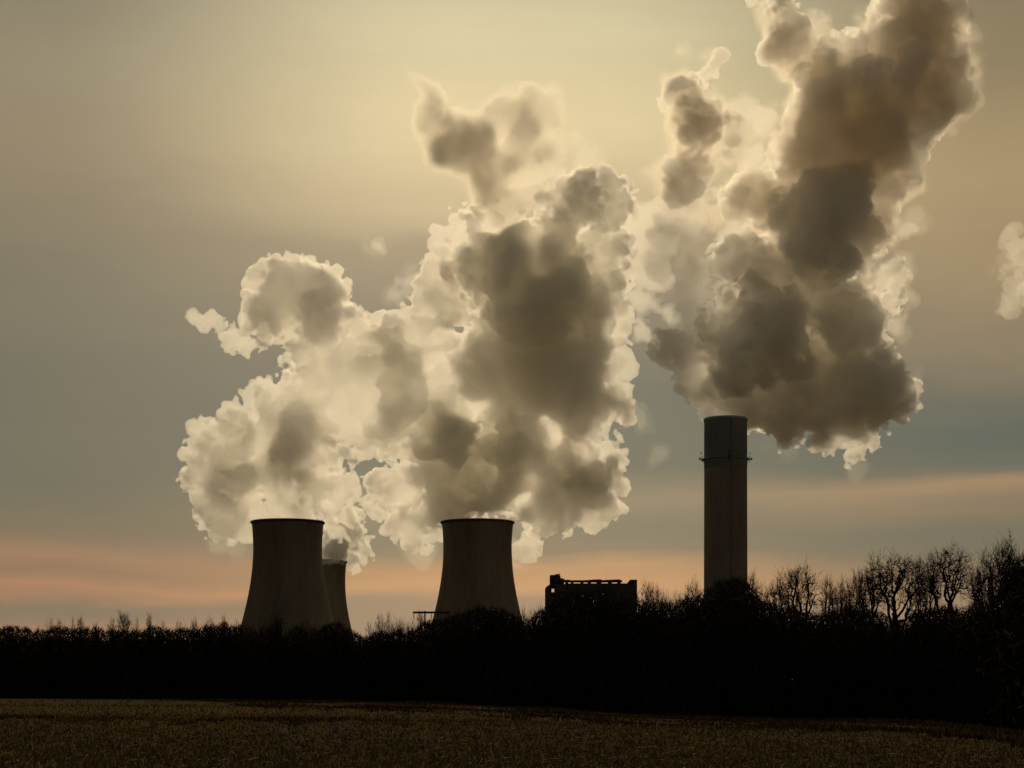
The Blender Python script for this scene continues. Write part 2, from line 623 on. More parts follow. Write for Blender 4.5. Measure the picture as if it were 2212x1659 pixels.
def bspline_noise(shape, vox, lam, rng):
    """smooth noise on a grid: random lattice of spacing lam blended with cubic B-splines"""
    mats, dims = [], []
    for n in shape:
        p = np.arange(n) * vox / lam
        m = int(p[-1]) + 5
        off = rng.random()
        p = p + off
        i = np.floor(p).astype(int)
        t = p - i
        w = np.stack([(1 - t) ** 3, 3 * t ** 3 - 6 * t ** 2 + 4, -3 * t ** 3 + 3 * t ** 2 + 3 * t + 1, t ** 3], 1) / 6
        M = np.zeros((n, m + 1), np.float32)
        for k in range(4):
            M[np.arange(n), i + k] = w[:, k]
        mats.append(M)
        dims.append(m + 1)
    L = rng.normal(size=dims).astype(np.float32) * 2.2
    L = np.tensordot(mats[2], L, (1, 2))            # z x y
    L = np.tensordot(mats[1], L, (1, 2))            # y z x
    L = np.tensordot(mats[0], L, (1, 2))            # x y z
    return np.ascontiguousarray(L)


def children_of(blobs, rng, n=9, frac=(0.28, 0.5)):
    out = []
    for b in blobs:
        x, y, r, dz = b[:4]
        kd = b[4] if len(b) > 4 else 0.8
        m = int(n * min(1.6, max(0.4, r / 60)))
        for _ in range(m):
            d = rng.normal(size=3)
            d /= np.linalg.norm(d)
            q = rng.uniform(*frac) * r
            rr = r * rng.uniform(0.72, 0.95)
            out.append((x + d[0] * rr, y + d[1] * rr, q, dz + d[2] * rr * kd, kd))
    return out


def field(blobs, vox, seed, amps, warp=10.0, kids=9, pad=30, flat=0.8, spread=0.35, thick=None, base=1.0):
    """density field (positive inside) in the plume's own pixel-sized units; returns array, origin.
    thick lists where the sheet of steam is thinner or thicker front to back: (x, y, radius, factor)"""
    rng = np.random.default_rng(seed)
    bl = []
    for b in blobs:
        x, y, r = b[:3]
        dz = b[3] if len(b) > 3 and b[3] is not None else rng.uniform(-spread, spread) * r * flat / 0.5
        kd = b[4] if len(b) > 4 else flat
        bl.append((x, y, r, dz, kd))
    allb = bl + children_of(bl, rng, kids)
    small = [b for b in allb if b[2] > 14]
    allb += children_of(small[len(bl):], rng, 5)
    a = np.array(allb)
    smax = base * max([1.0] + [t[3] for t in (thick or ())])
    lo = np.array([(a[:, 0] - a[:, 2]).min(), (a[:, 1] - a[:, 2]).min(), (a[:, 3] - a[:, 2] * a[:, 4]).min() * smax]) - pad
    hi = np.array([(a[:, 0] + a[:, 2]).max(), (a[:, 1] + a[:, 2]).max(), (a[:, 3] + a[:, 2] * a[:, 4]).max() * smax]) + pad
    n = np.ceil((hi - lo) / vox).astype(int)
    ax = [lo[i] + np.arange(n[i], dtype=np.float32) * vox for i in range(3)]
    wx = bspline_noise(n, vox, 70, rng) * warp
    wy = bspline_noise(n, vox, 70, rng) * warp
    S = np.full((n[0], n[1]), base, np.float32)
    n2 = (n[0], n[1], 2)
    tx = (bspline_noise(n2, vox, 55, rng) * 22 + bspline_noise(n2, vox, 24, rng) * 12)[:, :, 0]
    ty = (bspline_noise(n2, vox, 55, rng) * 22 + bspline_noise(n2, vox, 24, rng) * 12)[:, :, 0]
    for (x, y, r, k) in thick or ():
        q = np.exp(-(((ax[0][:, None] - x + tx) ** 2 + (ax[1][None, :] - y + ty) ** 2) / (r * r)) ** 1.5)
        S *= 1 + (k - 1) * q
    D = np.full(n, -110.0, np.float32)
    RF = np.full(n, 30.0, np.float16)
    for (x, y, r, dz, kd) in allb:
        R = r + 26
        s = []
        for i, (c, k) in enumerate(((x, 1), (y, 1))):
            i0 = max(0, int((c - R * k - lo[i]) / vox))
            i1 = min(n[i], int((c + R * k - lo[i]) / vox) + 2)
            s.append(slice(i0, i1))
        sm = S[s[0], s[1]]
        if sm.size == 0:
            continue
        sm = float(sm.max())
        z0, z1 = (dz - R * kd) * sm, (dz + R * kd) * sm
        z0, z1 = min(z0, dz - R * kd), max(z1, dz + R * kd)
        s.append(slice(max(0, int((z0 - lo[2]) / vox)), min(n[2], int((z1 - lo[2]) / vox) + 2)))
        s = tuple(s)
        if any(q.start >= q.stop for q in s):
            continue
        dx = ax[0][s[0]][:, None, None] - x + wx[s]
        dy = ax[1][s[1]][None, :, None] - y + wy[s]
        dd = (ax[2][s[2]][None, None, :] / S[s[0], s[1]][:, :, None] - dz) / kd
        d = r - np.sqrt(dx * dx + dy * dy + dd * dd)
        # smooth maximum keeps neighbouring billows joined
        cur = D[s]
        RF[s] = np.where(d > cur, np.float16(r), RF[s])
        k = 5.0
        h = np.clip(0.5 + 0.5 * (d - cur) / k, 0, 1)
        D[s] = cur * (1 - h) + d * h + k * h * (1 - h)
    del wx, wy
    NN = np.zeros(n, np.float32)
    for lam, amp, bill in amps:
        nn = bspline_noise(n, vox, lam, rng)
        if bill:
            nn = np.abs(nn) * 2.0 - 0.9
        NN += nn * amp
    D += NN * np.clip(RF.astype(np.float32) / 34.0, 0.5, 1.0) * np.clip((D + 34.0) / 22.0, 0.0, 1.0)   # no crumbs far from the billows
    for i in range(3):                                # closed at the border
        sl = [slice(None)] * 3
        for e in (0, -1):
            sl[i] = e
            D[tuple(sl)] = -110
    return D, lo


TRIS = [0]


def hull(name, D, lo, vox, iso, depth, mat, parent=None, adapt=0.0):
    g = openvdb.FloatGrid(40.0)
    g.copyFromArray(-(D - iso))
    pts, tris, quads = g.convertToPolygons(0.0, adapt)
    pts = np.asarray(pts, float) * vox + lo
    # to the world: this sheet of the plume stands at distance `depth`
    Y = depth
    P = np.empty_like(pts)
    P[:, 0] = (pts[:, 0] - W0 / 2) / FPX * Y
    P[:, 2] = EYE + (HORIZON - pts[:, 1]) / FPX * Y
    P[:, 1] = Y + pts[:, 2] * (depth / FPX)
    faces = [np.asarray(f) for f in (tris, quads) if f is not None and len(f)]
    me = np_mesh(name, P, faces, mat)
    o = link(name, me, parent)
    nt = sum(len(f) * (f.shape[1] - 2) for f in faces)
    TRIS[0] += nt
    return o


AMPS_BODY = ((90, 9, False), (48, 9, False), (30, 9.5, True), (15, 8.5, True), (8, 6, True))
AMPS_SOFT = ((70, 11, False), (36, 11, False), (18, 8, False), (9, 4, False))
AMPS_RAG = ((60, 8, False), (30, 9, False), (15, 8, False), (9, 4, False))

WHITE, BROWN = (0.9987, 0.9955, 0.985), (0.998, 0.9945, 0.9855)
G = 0.52


def layers(name, color, *steps):
    return [(s[0], steam_mat(name, s[1], s[2] if len(s) > 2 else color, G, 0)) for s in steps]


M_STEAM = steam_mat('steam', 0.20, WHITE, G, 0.04)
M_BRIGHT = steam_mat('bright_steam', 0.15, WHITE, G, 0.04)
M_FAINT = steam_mat('faint_steam', 0.035, WHITE, G, 0.04)
M_FLUE = steam_mat('flue_steam', 0.21, BROWN, G, 0.04)
DIM_EDGE = (0.74, 0.68, 0.57)  # steam again: outermost layer coloured darker to dim its bright backlit rim
M_SOFT = layers('soft_steam', WHITE, (-12, 0.005, DIM_EDGE), (-3, 0.014, (0.90, 0.87, 0.80)), (6, 0.03, (0.97, 0.955, 0.92)), (16, 0.03, (0.985, 0.975, 0.955)))
M_BROWN = layers('brown_wisp', (0.92, 0.865, 0.775), (0, 0.008), (8, 0.02), (16, 0.03, (0.975, 0.95, 0.91)))
M_UPPER = layers('brown_steam', (0.9955, 0.9905, 0.982), (0, 0.17))
M_VEIL = layers('steam_veil', WHITE, (0, 0.035), (8, 0.04))
M_WISP = layers('thin_steam', WHITE, (0, 0.003), (11, 0.007))

VOX = 2.7


def plume(depth, seed, body, wisp, label, mats, soft=None, upper=None, brown=None, veil=None, thick=None, flat=0.52, spread=0.9, base=1.0):
    D, lo = field(body, VOX, seed, AMPS_BODY, warp=6.0, flat=flat, spread=spread, thick=thick, base=base)
    root = hull('steam_plume', D, lo, VOX, 0.0, depth, mats[0], None, 0.45)
    for part, blobs, vox, sd, amps, kids, warp, fl, steps in (
            ('soft_cloud', soft, VOX * 1.5, 3, AMPS_SOFT, 5, 18, 0.8, M_SOFT),
            ('upper_plume', upper, VOX, 7, AMPS_BODY, 9, 6, flat, M_UPPER), ('brown_wisp', brown, VOX * 1.5, 5, AMPS_RAG, 8, 12, 0.8, M_BROWN), ('veil', veil, VOX * 1.3, 6, AMPS_RAG, 8, 14, 0.3, M_VEIL),
            ('wisp', wisp, VOX * 1.4, 2, AMPS_SOFT, 9, 18, 0.8, mats[2])):
        if blobs:
            D, l2 = field(blobs, vox, seed + sd, amps, kids=kids, warp=warp, flat=fl, thick=thick if part == 'upper_plume' else None, base=base if part == 'upper_plume' else 1.0)
            for iso, m in steps:
                o = hull(part, D, l2, vox, iso, depth, m, root, 0.5)
                if part != 'upper_plume':
                    o['kind'] = 'stuff'                 # drifting shreds nobody could count
    tag(root, label, 'steam plume', 'steam plumes over the power station')
    return root


FAINT = (M_FAINT, None, M_WISP)
STEAM = (M_STEAM, None, M_WISP)
BRIGHT = (M_BRIGHT, None, M_WISP)
FLUE = (M_FLUE, None, M_WISP)
plume(1530, 11,
      [(500, 724, 26), (470, 717, 20), (442, 706, 16), (415, 693, 13), (530, 735, 26), (637, 655, 92), (600, 650, 70), (690, 670, 80), (735, 700, 50), (770, 725, 40), (560, 690, 50),
       (720, 790, 95), (780, 800, 95), (830, 850, 80), (660, 800, 50), (700, 870, 90), (780, 900, 80),
       (620, 880, 75), (560, 920, 80), (500, 960, 70), (465, 1000, 55), (455, 1050, 45), (500, 1060, 75),
       (560, 1010, 85), (640, 960, 85), (610, 1060, 75), (680, 1020, 70), (720, 1050, 45), (640, 1090, 45),
       (480, 1110, 45), (530, 1110, 40), (725, 1100, 32), (740, 1140, 30, 30),
       (600, 1118, 34, 20), (650, 1118, 30, 20)],
      [(500, 725, 20), (470, 715, 14), (440, 705, 12), (415, 693, 10), (535, 740, 25), (495, 1150, 34), (520, 1180, 26),
       (455, 780, 10), (500, 1190, 20), (540, 1150, 30), (670, 1080, 60), (590, 1090, 60)],
      'bright backlit steam plume billowing off the left front cooling tower', BRIGHT, base=0.62,
      thick=[(710, 830, 120, 0.45), (637, 650, 95, 0.55), (592, 1085, 55, 0.35), (800, 850, 70, 0.5), (515, 1045, 60, 2.3), (640, 950, 60, 2.2), (690, 665, 40, 1.5), (695, 1050, 30, 1.6),
             (560, 900, 40, 0.5), (450, 1030, 50, 0.5), (725, 1080, 40, 0.4)])
plume(1980, 21,
      [(735, 1130, 40), (738, 1165, 34), (776, 1183, 24), (762, 1208, 20), (715, 1175, 30), (712, 1200, 26, -130), (735, 1198, 24, -130), (700, 1210, 20, -130), (722, 1212, 20, -130), (742, 1210, 17, -125), (725, 1195, 30, -60), (740, 1095, 40)],
      [(725, 1190, 36), (735, 1215, 24), (745, 1150, 44)],
      'small steam puff leaving the rear cooling tower, low and right of the front tower', BRIGHT, flat=0.5)
plume(1540, 31,
      [(875, 720, 55), (835, 712, 32), (949, 660, 65), (924, 766, 80), (974, 580, 50), (985, 520, 40), (1010, 490, 34),
       (1048, 580, 80), (1172, 692, 140), (1147, 593, 115), (1271, 618, 70), (1318, 690, 48), (1300, 780, 55),
       (1271, 880, 80), (1335, 985, 42), (1318, 1035, 46), (1271, 1060, 66), (1200, 1095, 60), (1165, 1120, 36),
       (1023, 1000, 115), (974, 1080, 62), (1048, 1085, 46, 20), (1147, 990, 110), (1222, 990, 90), (850, 1029, 62),
       (822, 1064, 38), (895, 1115, 55), (928, 1155, 36, 30), (875, 955, 62), (949, 920, 75), (880, 850, 60), (1000, 850, 90),
       (1100, 830, 120), (1200, 830, 110), (1295, 440, 68), (1225, 450, 60), (1325, 440, 42), (1168, 520, 85),
       (1060, 480, 52), (1277, 546, 78), (1320, 850, 40), (1355, 910, 22), (1345, 600, 26), (1130, 1180, 28, 50), (1140, 1160, 26, 50)],
      [(1250, 330, 40), (1270, 370, 44), (815, 515, 22), (870, 600, 24), (845, 625, 22), (900, 590, 14),
       (1365, 905, 30), (1412, 985, 16), (1150, 380, 60), (1120, 1190, 40, 40), (900, 1160, 50, 40)],
      "largest steam plume, a tall dark hearted column over the middle cooling tower", STEAM, base=0.68,
      veil=[(1386, 640, 46), (1400, 590, 48), (1432, 662, 26), (1375, 520, 46), (1400, 470, 40), (1365, 700, 34), (1440, 540, 34), (1365, 905, 24), (1350, 890, 20), (870, 600, 24), (845, 628, 20), (815, 515, 20), (895, 592, 14)],
      thick=[(895, 740, 85, 0.36), (975, 525, 65, 0.4), (1176, 926, 48, 0.26), (1155, 1072, 40, 0.3), (1178, 530, 48, 0.35), (1058, 455, 48, 0.25), (1335, 800, 55, 0.35), (1335, 690, 50, 0.4),
             (1340, 960, 50, 0.4), (868, 1050, 44, 0.35), (955, 850, 55, 0.4), (1022, 868, 40, 0.22), (850, 890, 80, 0.4), (1110, 470, 36, 0.4), (905, 1150, 40, 0.5), (1120, 620, 40, 0.6),
             (1185, 690, 130, 2.0), (1010, 1010, 100, 1.9), (1268, 1040, 55, 2.0), (1285, 450, 65, 1.6), (1240, 780, 60, 1.5), (1070, 560, 45, 1.6)],
      soft=[(1004, 335, 70), (960, 295, 48), (925, 250, 38), (908, 212, 34), (896, 180, 30), (882, 158, 24), (1060, 355, 64), (1020, 275, 40), (1075, 235, 46), (1130, 240, 44),
            (1180, 250, 38), (1205, 220, 22), (1090, 415, 52), (1040, 420, 50), (1090, 450, 50), (1140, 420, 46), (1190, 310, 42), (1140, 350, 42), (1125, 295, 44), (1100, 250, 36)])
plume(1215, 41,
      [(1690, 650, 80, 0), (1750, 620, 80, 20), (1830, 690, 70, -20), (1640, 690, 60, 0), (1460, 765, 36, 0), (1440, 742, 28, 0), (1486, 800, 36, 0), (1508, 838, 30, 0), (1500, 740, 40, 0), (1535, 870, 24, 0), (1520, 700, 46, 0), (1530, 800, 40), (1550, 760, 55), (1560, 830, 38, 0), (1520, 850, 24, 0), (1620, 750, 100), (1720, 760, 140), (1820, 770, 110), (1880, 845, 80), (1935, 865, 34), (1820, 890, 80), (1790, 930, 48), (1855, 920, 52), (1720, 850, 78), (1635, 850, 58), (1640, 900, 30, 20), (1590, 872, 34, 0), (1567, 886, 26, 0), (1545, 876, 26, 0), (1605, 892, 28, 0), (1562, 898, 15, 0), (1580, 898, 16, 0), (1690, 915, 30), (1835, 985, 24), (1690, 955, 16), (1715, 945, 16), (1555, 868, 24), (1530, 850, 20), (1475, 790, 26), (1450, 755, 26), (1430, 735, 18), (1500, 830, 20), (1490, 715, 28), (1530, 690, 44), (1925, 650, 28), (1930, 630, 20), (1560, 640, 46), (1721, 590, 105), (1600, 570, 55), (1782, 506, 105), (1860, 530, 56), (1905, 600, 40)],
      [(1576, 263, 40),
       (1580, 316, 26), (1640, 330, 50), (1470, 109, 18), (1455, 100, 12), (1640, 400, 50), (1640, 260, 34), (1720, 230, 40), (1740, 60, 40),
       (2075, 120, 44), (2100, 60, 40), (2090, 220, 36), (1960, 480, 40), (1940, 600, 36), (1940, 720, 40), (1960, 800, 26),
       (1660, 960, 20), (1700, 965, 22), (1840, 1005, 24), (1765, 940, 30)],
      'brown grey steam plume pouring from the tall chimney past the top of the frame', FLUE, flat=0.7, base=0.95,
      veil=[(1440, 480, 50), (1500, 470, 46), (1420, 560, 44), (1500, 600, 58), (1560, 500, 50), (1560, 640, 48), (1480, 655, 46), (1450, 690, 30), (1620, 350, 40), (1640, 270, 34), (1610, 240, 26), (1560, 430, 36),
            (1740, 70, 30), (1770, 40, 26), (1960, 480, 36), (1940, 620, 34), (1930, 700, 30)],
      thick=[(1450, 770, 48, 0.36), (1495, 800, 38, 0.40), (1540, 690, 50, 0.55), (1905, 615, 45, 0.3), (1890, 545, 36, 0.4), (1640, 620, 34, 0.4), (1745, 640, 36, 0.5), (1835, 985, 34, 0.3), (1930, 650, 30, 0.4),
             (1600, 480, 40, 0.4), (1890, 480, 34, 0.6), (1720, 160, 34, 0.5), (1780, 800, 170, 1.1), (1620, 700, 40, 0.75), (1760, 655, 34, 0.7), (1800, 340, 70, 1.2), (1920, 200, 80, 1.4),
             (1850, 250, 40, 0.6), (1820, 130, 40, 0.6), (1960, 60, 60, 1.2)],
      upper=[(1822, 445, 88), (1900, 405, 70), (1940, 390, 40), (1681, 430, 62), (1610, 425, 42), (1802, 324, 100), (1800, 405, 84), (1755, 445, 60), (1855, 360, 80), (1860, 270, 80), (1883, 303, 84), (1822, 205, 88), (1924, 202, 105), (2000, 194, 72), (2045, 220, 34), (1984, 121, 90), (1984, 40, 84), (1970, -20, 82), (2045, 81, 42), (1689, 85, 48), (1675, 25, 38), (1660, -12, 36), (1709, 50, 26), (1705, 125, 26), (1721, 160, 20), (1762, 110, 26), (1782, 150, 44), (1860, 110, 36), (1486, 205, 38), (1446, 218, 24), (1505, 250, 46), (1512, 300, 42), (1495, 350, 38), (1470, 390, 40), (1450, 412, 24), (1538, 152, 22), (1556, 118, 17), (1518, 175, 22), (1576, 263, 28), (1580, 310, 20)],
      brown=[(1490, 215, 60), (1445, 220, 36), (1505, 270, 66), (1500, 345, 58), (1470, 395, 60), (1540, 140, 34), (1560, 110, 28), (1576, 263, 52), (1582, 318, 36), (1470, 108, 28), (1615, 300, 26), (1480, 440, 46), (1560, 455, 46), (1620, 430, 58), (1690, 425, 78), (1700, 130, 42), (1725, 165, 36), (1690, 90, 58), (1675, 20, 52), (1745, 110, 42), (1770, 60, 30), (1800, 205, 104), (1800, 324, 114), (1890, 300, 98), (1990, 120, 108), (2055, 90, 54), (2010, 200, 90), (2050, 225, 52), (1985, 30, 100), (1940, 390, 60), (1890, 60, 48), (1850, 110, 52), (1905, 470, 54), (1650, 560, 38), (1486, 205, 40), (1505, 250, 44), (1510, 300, 40), (1495, 350, 40), (1470, 392, 42)])
plume(1300, 51,
      [(2185, 525, 20), (2200, 555, 24), (2178, 590, 20), (2200, 610, 26), (2186, 650, 18), (2172, 660, 10), (2235, 560, 40), (2240, 620, 36), (2152, 582, 10), (2195, 508, 12)],
      [(2195, 580, 40), (2180, 650, 26), (2150, 600, 14)],
      'small drifting puff of steam alone in the sky by the right edge', FAINT, flat=0.6, base=0.8)
print('steam triangles', TRIS[0])
# ------------------------------------------------------------------ bare trees
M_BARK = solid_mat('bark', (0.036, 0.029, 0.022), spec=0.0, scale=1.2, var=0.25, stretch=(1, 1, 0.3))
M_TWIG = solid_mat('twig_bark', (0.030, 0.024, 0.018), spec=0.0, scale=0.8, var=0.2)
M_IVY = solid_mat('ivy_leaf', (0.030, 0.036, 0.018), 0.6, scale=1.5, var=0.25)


def sticks(P, Q, r0, r1, n=3):
    """many tapered sticks at once"""
    d = Q - P
    d = d / (np.linalg.norm(d, axis=1, keepdims=True) + 1e-9)
    ref = np.where(np.abs(d[:, 2:3]) < 0.8, np.array([[0, 0, 1.0]]), np.array([[1.0, 0, 0]]))
    a = np.cross(d, ref)
    a /= np.linalg.norm(a, axis=1, keepdims=True)
    b = np.cross(d, a)
    rings0, rings1 = [], []
    for i in range(n):
        t = 2 * math.pi * i / n
        rr = math.cos(t) * a + math.sin(t) * b
        rings0.append(P + rr * r0[:, None])
        rings1.append(Q + rr * r1[:, None])
    v = np.stack(rings0 + rings1, 1).reshape(-1, 3)
    base = np.arange(len(P))[:, None] * 2 * n
    f = np.concatenate([base + np.array([[i, (i + 1) % n, n + (i + 1) % n, n + i]]) for i in range(n)])
    return v, f


def spikes(P, Q, r0):
    """many thin three sided spikes at once (3 triangles each)"""
    d = Q - P
    d = d / (np.linalg.norm(d, axis=1, keepdims=True) + 1e-9)
    ref = np.where(np.abs(d[:, 2:3]) < 0.8, np.array([[0, 0, 1.0]]), np.array([[1.0, 0, 0]]))
    a = np.cross(d, ref)
    a /= np.linalg.norm(a, axis=1, keepdims=True)
    b = np.cross(d, a)
    v = np.stack([P + a * r0[:, None], P + (-0.5 * a + 0.87 * b) * r0[:, None], P + (-0.5 * a - 0.87 * b) * r0[:, None], Q], 1).reshape(-1, 3)
    base = np.arange(len(P))[:, None] * 4
    f = np.concatenate([base + np.array([[0, 1, 3]]), base + np.array([[1, 2, 3]]), base + np.array([[2, 0, 3]])])
    return v, f


def grow(seed, n, trunk, wide, base, tip, stems=1):
    """unit-height bare tree that fills a rounded crown: twig ends are grouped again and again, and each group gets its limb.
    returns (trunk verts, faces), (crown verts, faces), half width"""
    rng = np.random.default_rng(seed)
    d = rng.normal(size=(n, 3))
    d /= np.linalg.norm(d, axis=1, keepdims=True)
    d[:, 2] = np.where(d[:, 2] < -0.5, -d[:, 2], d[:, 2])
    lump = 1 + 0.16 * np.sin(d[:, 0] * 4.1 + seed) * np.cos(d[:, 1] * 3.7 + seed * 2) + 0.10 * np.sin(d[:, 2] * 9 + d[:, 0] * 6 + seed)
    R = rng.random(n) ** 0.42
    mid, half = (1 + base) / 2, (1 - base) / 2
    pts = d * (R * lump)[:, None] * (wide, wide, half) + (0, 0, mid)
    segs = {'t': [], 'c': [], 'w': []}
    rad = lambda k: 0.0010 * max(1.0, k) ** 0.475

    def limb(p, q, ra, rb, bow):
        """a crooked limb of a few pieces; returns its pieces' end"""
        L = np.linalg.norm(q - p)
        m = 3 if L > 0.08 else 2
        prev = p
        off = rng.normal(size=3) * L * bow
        for i in range(1, m + 1):
            t = i / m
            x = p + (q - p) * t + off * math.sin(math.pi * t) + (rng.normal(size=3) * L * 0.03 if i < m else 0)
            key = 't' if ra > 0.016 else ('c' if ra > 0.0034 else 'w')
            segs[key].append((prev, x, ra + (rb - ra) * (t - 1 / m), ra + (rb - ra) * t))
            prev = x

    def node(p, idx, r, depth):
        k = len(idx)
        if k <= 3 or depth > 11:
            for i in idx:
                limb(p, pts[i], rad(1.0), 0.0006, 0.08)
                for _ in range(tip):
                    e = pts[i] + (rng.normal(size=3) * 0.8 + (pts[i] - (0, 0, mid)) / (np.linalg.norm(pts[i] - (0, 0, mid)) + 1e-6) + (0, 0, 0.12)) * rng.uniform(0.012, 0.032)
                    q = p + (pts[i] - p) * rng.uniform(0.55, 1.0)
                    segs['w'].append((q, e, 0.0008, 0.0005))
            return
        nc = 3 if (k > 60 and rng.random() < 0.55) or depth == 0 else 2
        if depth == 0:
            nc = int(rng.integers(3, 6))
        P = pts[idx]
        cen = P[rng.choice(k, nc, replace=False)]
        for _ in range(5):
            lab = np.argmin(((P[:, None] - cen[None]) ** 2).sum(-1), 1)
            cen = np.array([P[lab == j].mean(0) if (lab == j).any() else cen[j] for j in range(nc)])
        for j in range(nc):
            sub = idx[lab == j]
            if len(sub) == 0:
                continue
            c = cen[j]
            t = rng.uniform(0.38, 0.55) if depth else rng.uniform(0.34, 0.5)
            q = p + (c - p) * t + rng.normal(size=3) * 0.012
            q[2] = max(q[2], p[2] - 0.02)
            rb = rad(len(sub))
            limb(p, q, min(r * 0.92, rb * 1.25), rb, 0.10)
            node(q, sub, rb, depth + 1)

    r = rad(n)
    for s_ in range(stems):
        idx = np.arange(n)[s_::stems]
        foot = np.array([rng.normal() * 0.03 * (stems > 1), rng.normal() * 0.03 * (stems > 1), 0.0])
        top = np.array([rng.normal() * 0.03, rng.normal() * 0.03, trunk]) + foot
        limb(foot, top, rad(len(idx)) * 1.35, rad(len(idx)), 0.04)
        node(top, idx, rad(len(idx)), 0)
    allp = np.array([s[1] for k in 'tcw' for s in segs[k]])
    top = np.percentile(allp[:, 2], 99.8)
    wid = np.percentile(np.abs(allp[:, 0]), 99)
    out = {}
    for k, q in (('t', 9), ('c', 5), ('w', 3)):
        a = segs[k] or [(np.zeros(3), np.array([0, 0, 0.01]), 0.001, 0.001)]
        out[k] = sticks(np.array([s[0] for s in a]) / top, np.array([s[1] for s in a]) / top, np.array([s[2] for s in a]) / top, np.array([s[3] for s in a]) / top, q)
    cv = np.concatenate([out['c'][0], out['w'][0]])
    cf = np.concatenate([out['c'][1], out['w'][1] + len(out['c'][0])])
    return out['t'], (cv, cf), wid / top


KINDS = {}
for kind, cnt, args in (('oak', 5, (500, 0.48, 0.215, 0.58, 3)), ('ash', 5, (280, 0.46, 0.125, 0.52, 3)), ('sapling', 4, (200, 0.30, 0.15, 0.42, 3, 3))):
    KINDS[kind] = []
    for q in range(cnt):
        tr, cr, wid = grow(100 * len(kind) + q * 7 + 3, *args)
        mt = np_mesh('trunk', tr[0], tr[1], M_BARK, True)
        mc = np_mesh('crown', cr[0], cr[1], M_TWIG)
        KINDS[kind].append((mt, mc, wid))
        print('TREE', kind, q, round(wid, 2), len(mc.polygons))


def plant(kind, var, px, py_top, half, Y, label, group, lean=0.0, name=None):
    """a bare tree whose top shows at (px, py_top), crown half-width `half` in the photograph's pixels"""
    mt, mc, wid = KINDS[kind][var % len(KINDS[kind])]
    p = at(px, py_top, Y)
    gz = float(ground_z(p[0], Y))
    h = p[2] - gz
    k = Y / FPX
    root = empty(name or 'bare_tree', (p[0], Y, gz - 0.1), label, 'tree', group)
    sx = half * k / (wid * h) * 1.0
    root.scale = (h * sx, h * sx, h)
    root.rotation_euler = (0, lean, 0)
    a = random.Random(px * 7 + var).uniform(0, 6.28)
    for nm, me in (('trunk', mt), ('crown', mc)):
        o = link(nm, me, root)
        o.rotation_euler = (0, 0, a)
    return root


G_R = 'bare trees on the skyline right of the chimney'
for row in (
    # kind, variant, x, top, half width, distance, label
    ('ash', 0, 1626, 1224, 20, 236, 'slim bare tree touching the right edge of the chimney'),
    ('sapling', 1, 1648, 1250, 20, 238, 'short twiggy sapling between the chimney and the round crowned tree'),
    ('oak', 0, 1724, 1214, 58, 236, 'round crowned bare tree standing clear right of the chimney'),
    ('oak', 3, 1682, 1240, 34, 232, 'low bushy tree at the left foot of the round crowned tree'),
    ('ash', 0, 1788, 1232, 22, 226, 'thin tree just right of the round crowned tree'),
    ('oak', 4, 1812, 1240, 30, 240, 'low wide bare tree in the low gap of the skyline'),
    ('ash', 3, 1834, 1240, 24, 222, 'feathery tree in the middle of the low gap'),
    ('ash', 2, 1856, 1224, 28, 236, 'narrow bare tree at the right end of the low gap'),
    ('oak', 2, 1884, 1208, 38, 216, 'rounded bare tree on the left shoulder of the wide forked oak'),
    ('oak', 1, 1938, 1186, 76, 200, 'wide forked oak with a bare trunk seen down to the dark undergrowth'),
    ('ash', 0, 1984, 1192, 24, 214, 'upright tree between the wide forked oak and the tall rounded tree'),
    ('oak', 4, 2010, 1190, 26, 226, 'slender tree leaning against the left side of the tall rounded tree'),
    ('oak', 2, 2048, 1168, 60, 192, 'tall rounded bare tree with a deep V fork'),
    ('ash', 1, 2108, 1208, 26, 186, 'short leaning trunk with thin limbs before the last gap'),
    ('oak', 3, 2128, 1200, 34, 196, 'thin tree in the last gap before the dense trees at the edge'),
    ('oak', 0, 2162, 1172, 54, 178, 'fan branched tree whose limbs spread left from the dense edge'),
    ('ash', 4, 2176, 1142, 40, 172, 'tallest tree of the wood, poking above the dense edge'),
    ('oak', 4, 2222, 1170, 60, 160, 'thick twigged tree cut by the right edge of the view'),
    ('ash', 0, 2262, 1150, 44, 176, 'bare tree beyond the right edge behind the thick twigged one'),
):
    plant(*row, G_R)

G_C = 'bare trees between the boiler house and the chimney'
for row in (
    ('ash', 1, 1398, 1246, 18, 262, 'fine twigged tree at the right corner of the boiler house'),
    ('ash', 2, 1416, 1254, 18, 258, 'fine twigged tree second from the boiler house corner'),
    ('sapling', 3, 1436, 1268, 18, 252, 'low thick sapling, third from the boiler house corner'),
    ('sapling', 1, 1462, 1270, 18, 250, 'low sapling midway between boiler house and chimney'),
    ('ash', 3, 1486, 1256, 18, 248, 'dark upright tree second to the left of the chimney'),
    ('ash', 4, 1502, 1240, 20, 246, 'tallest twiggy tree against the left edge of the chimney'),
):
    plant(*row, G_C)

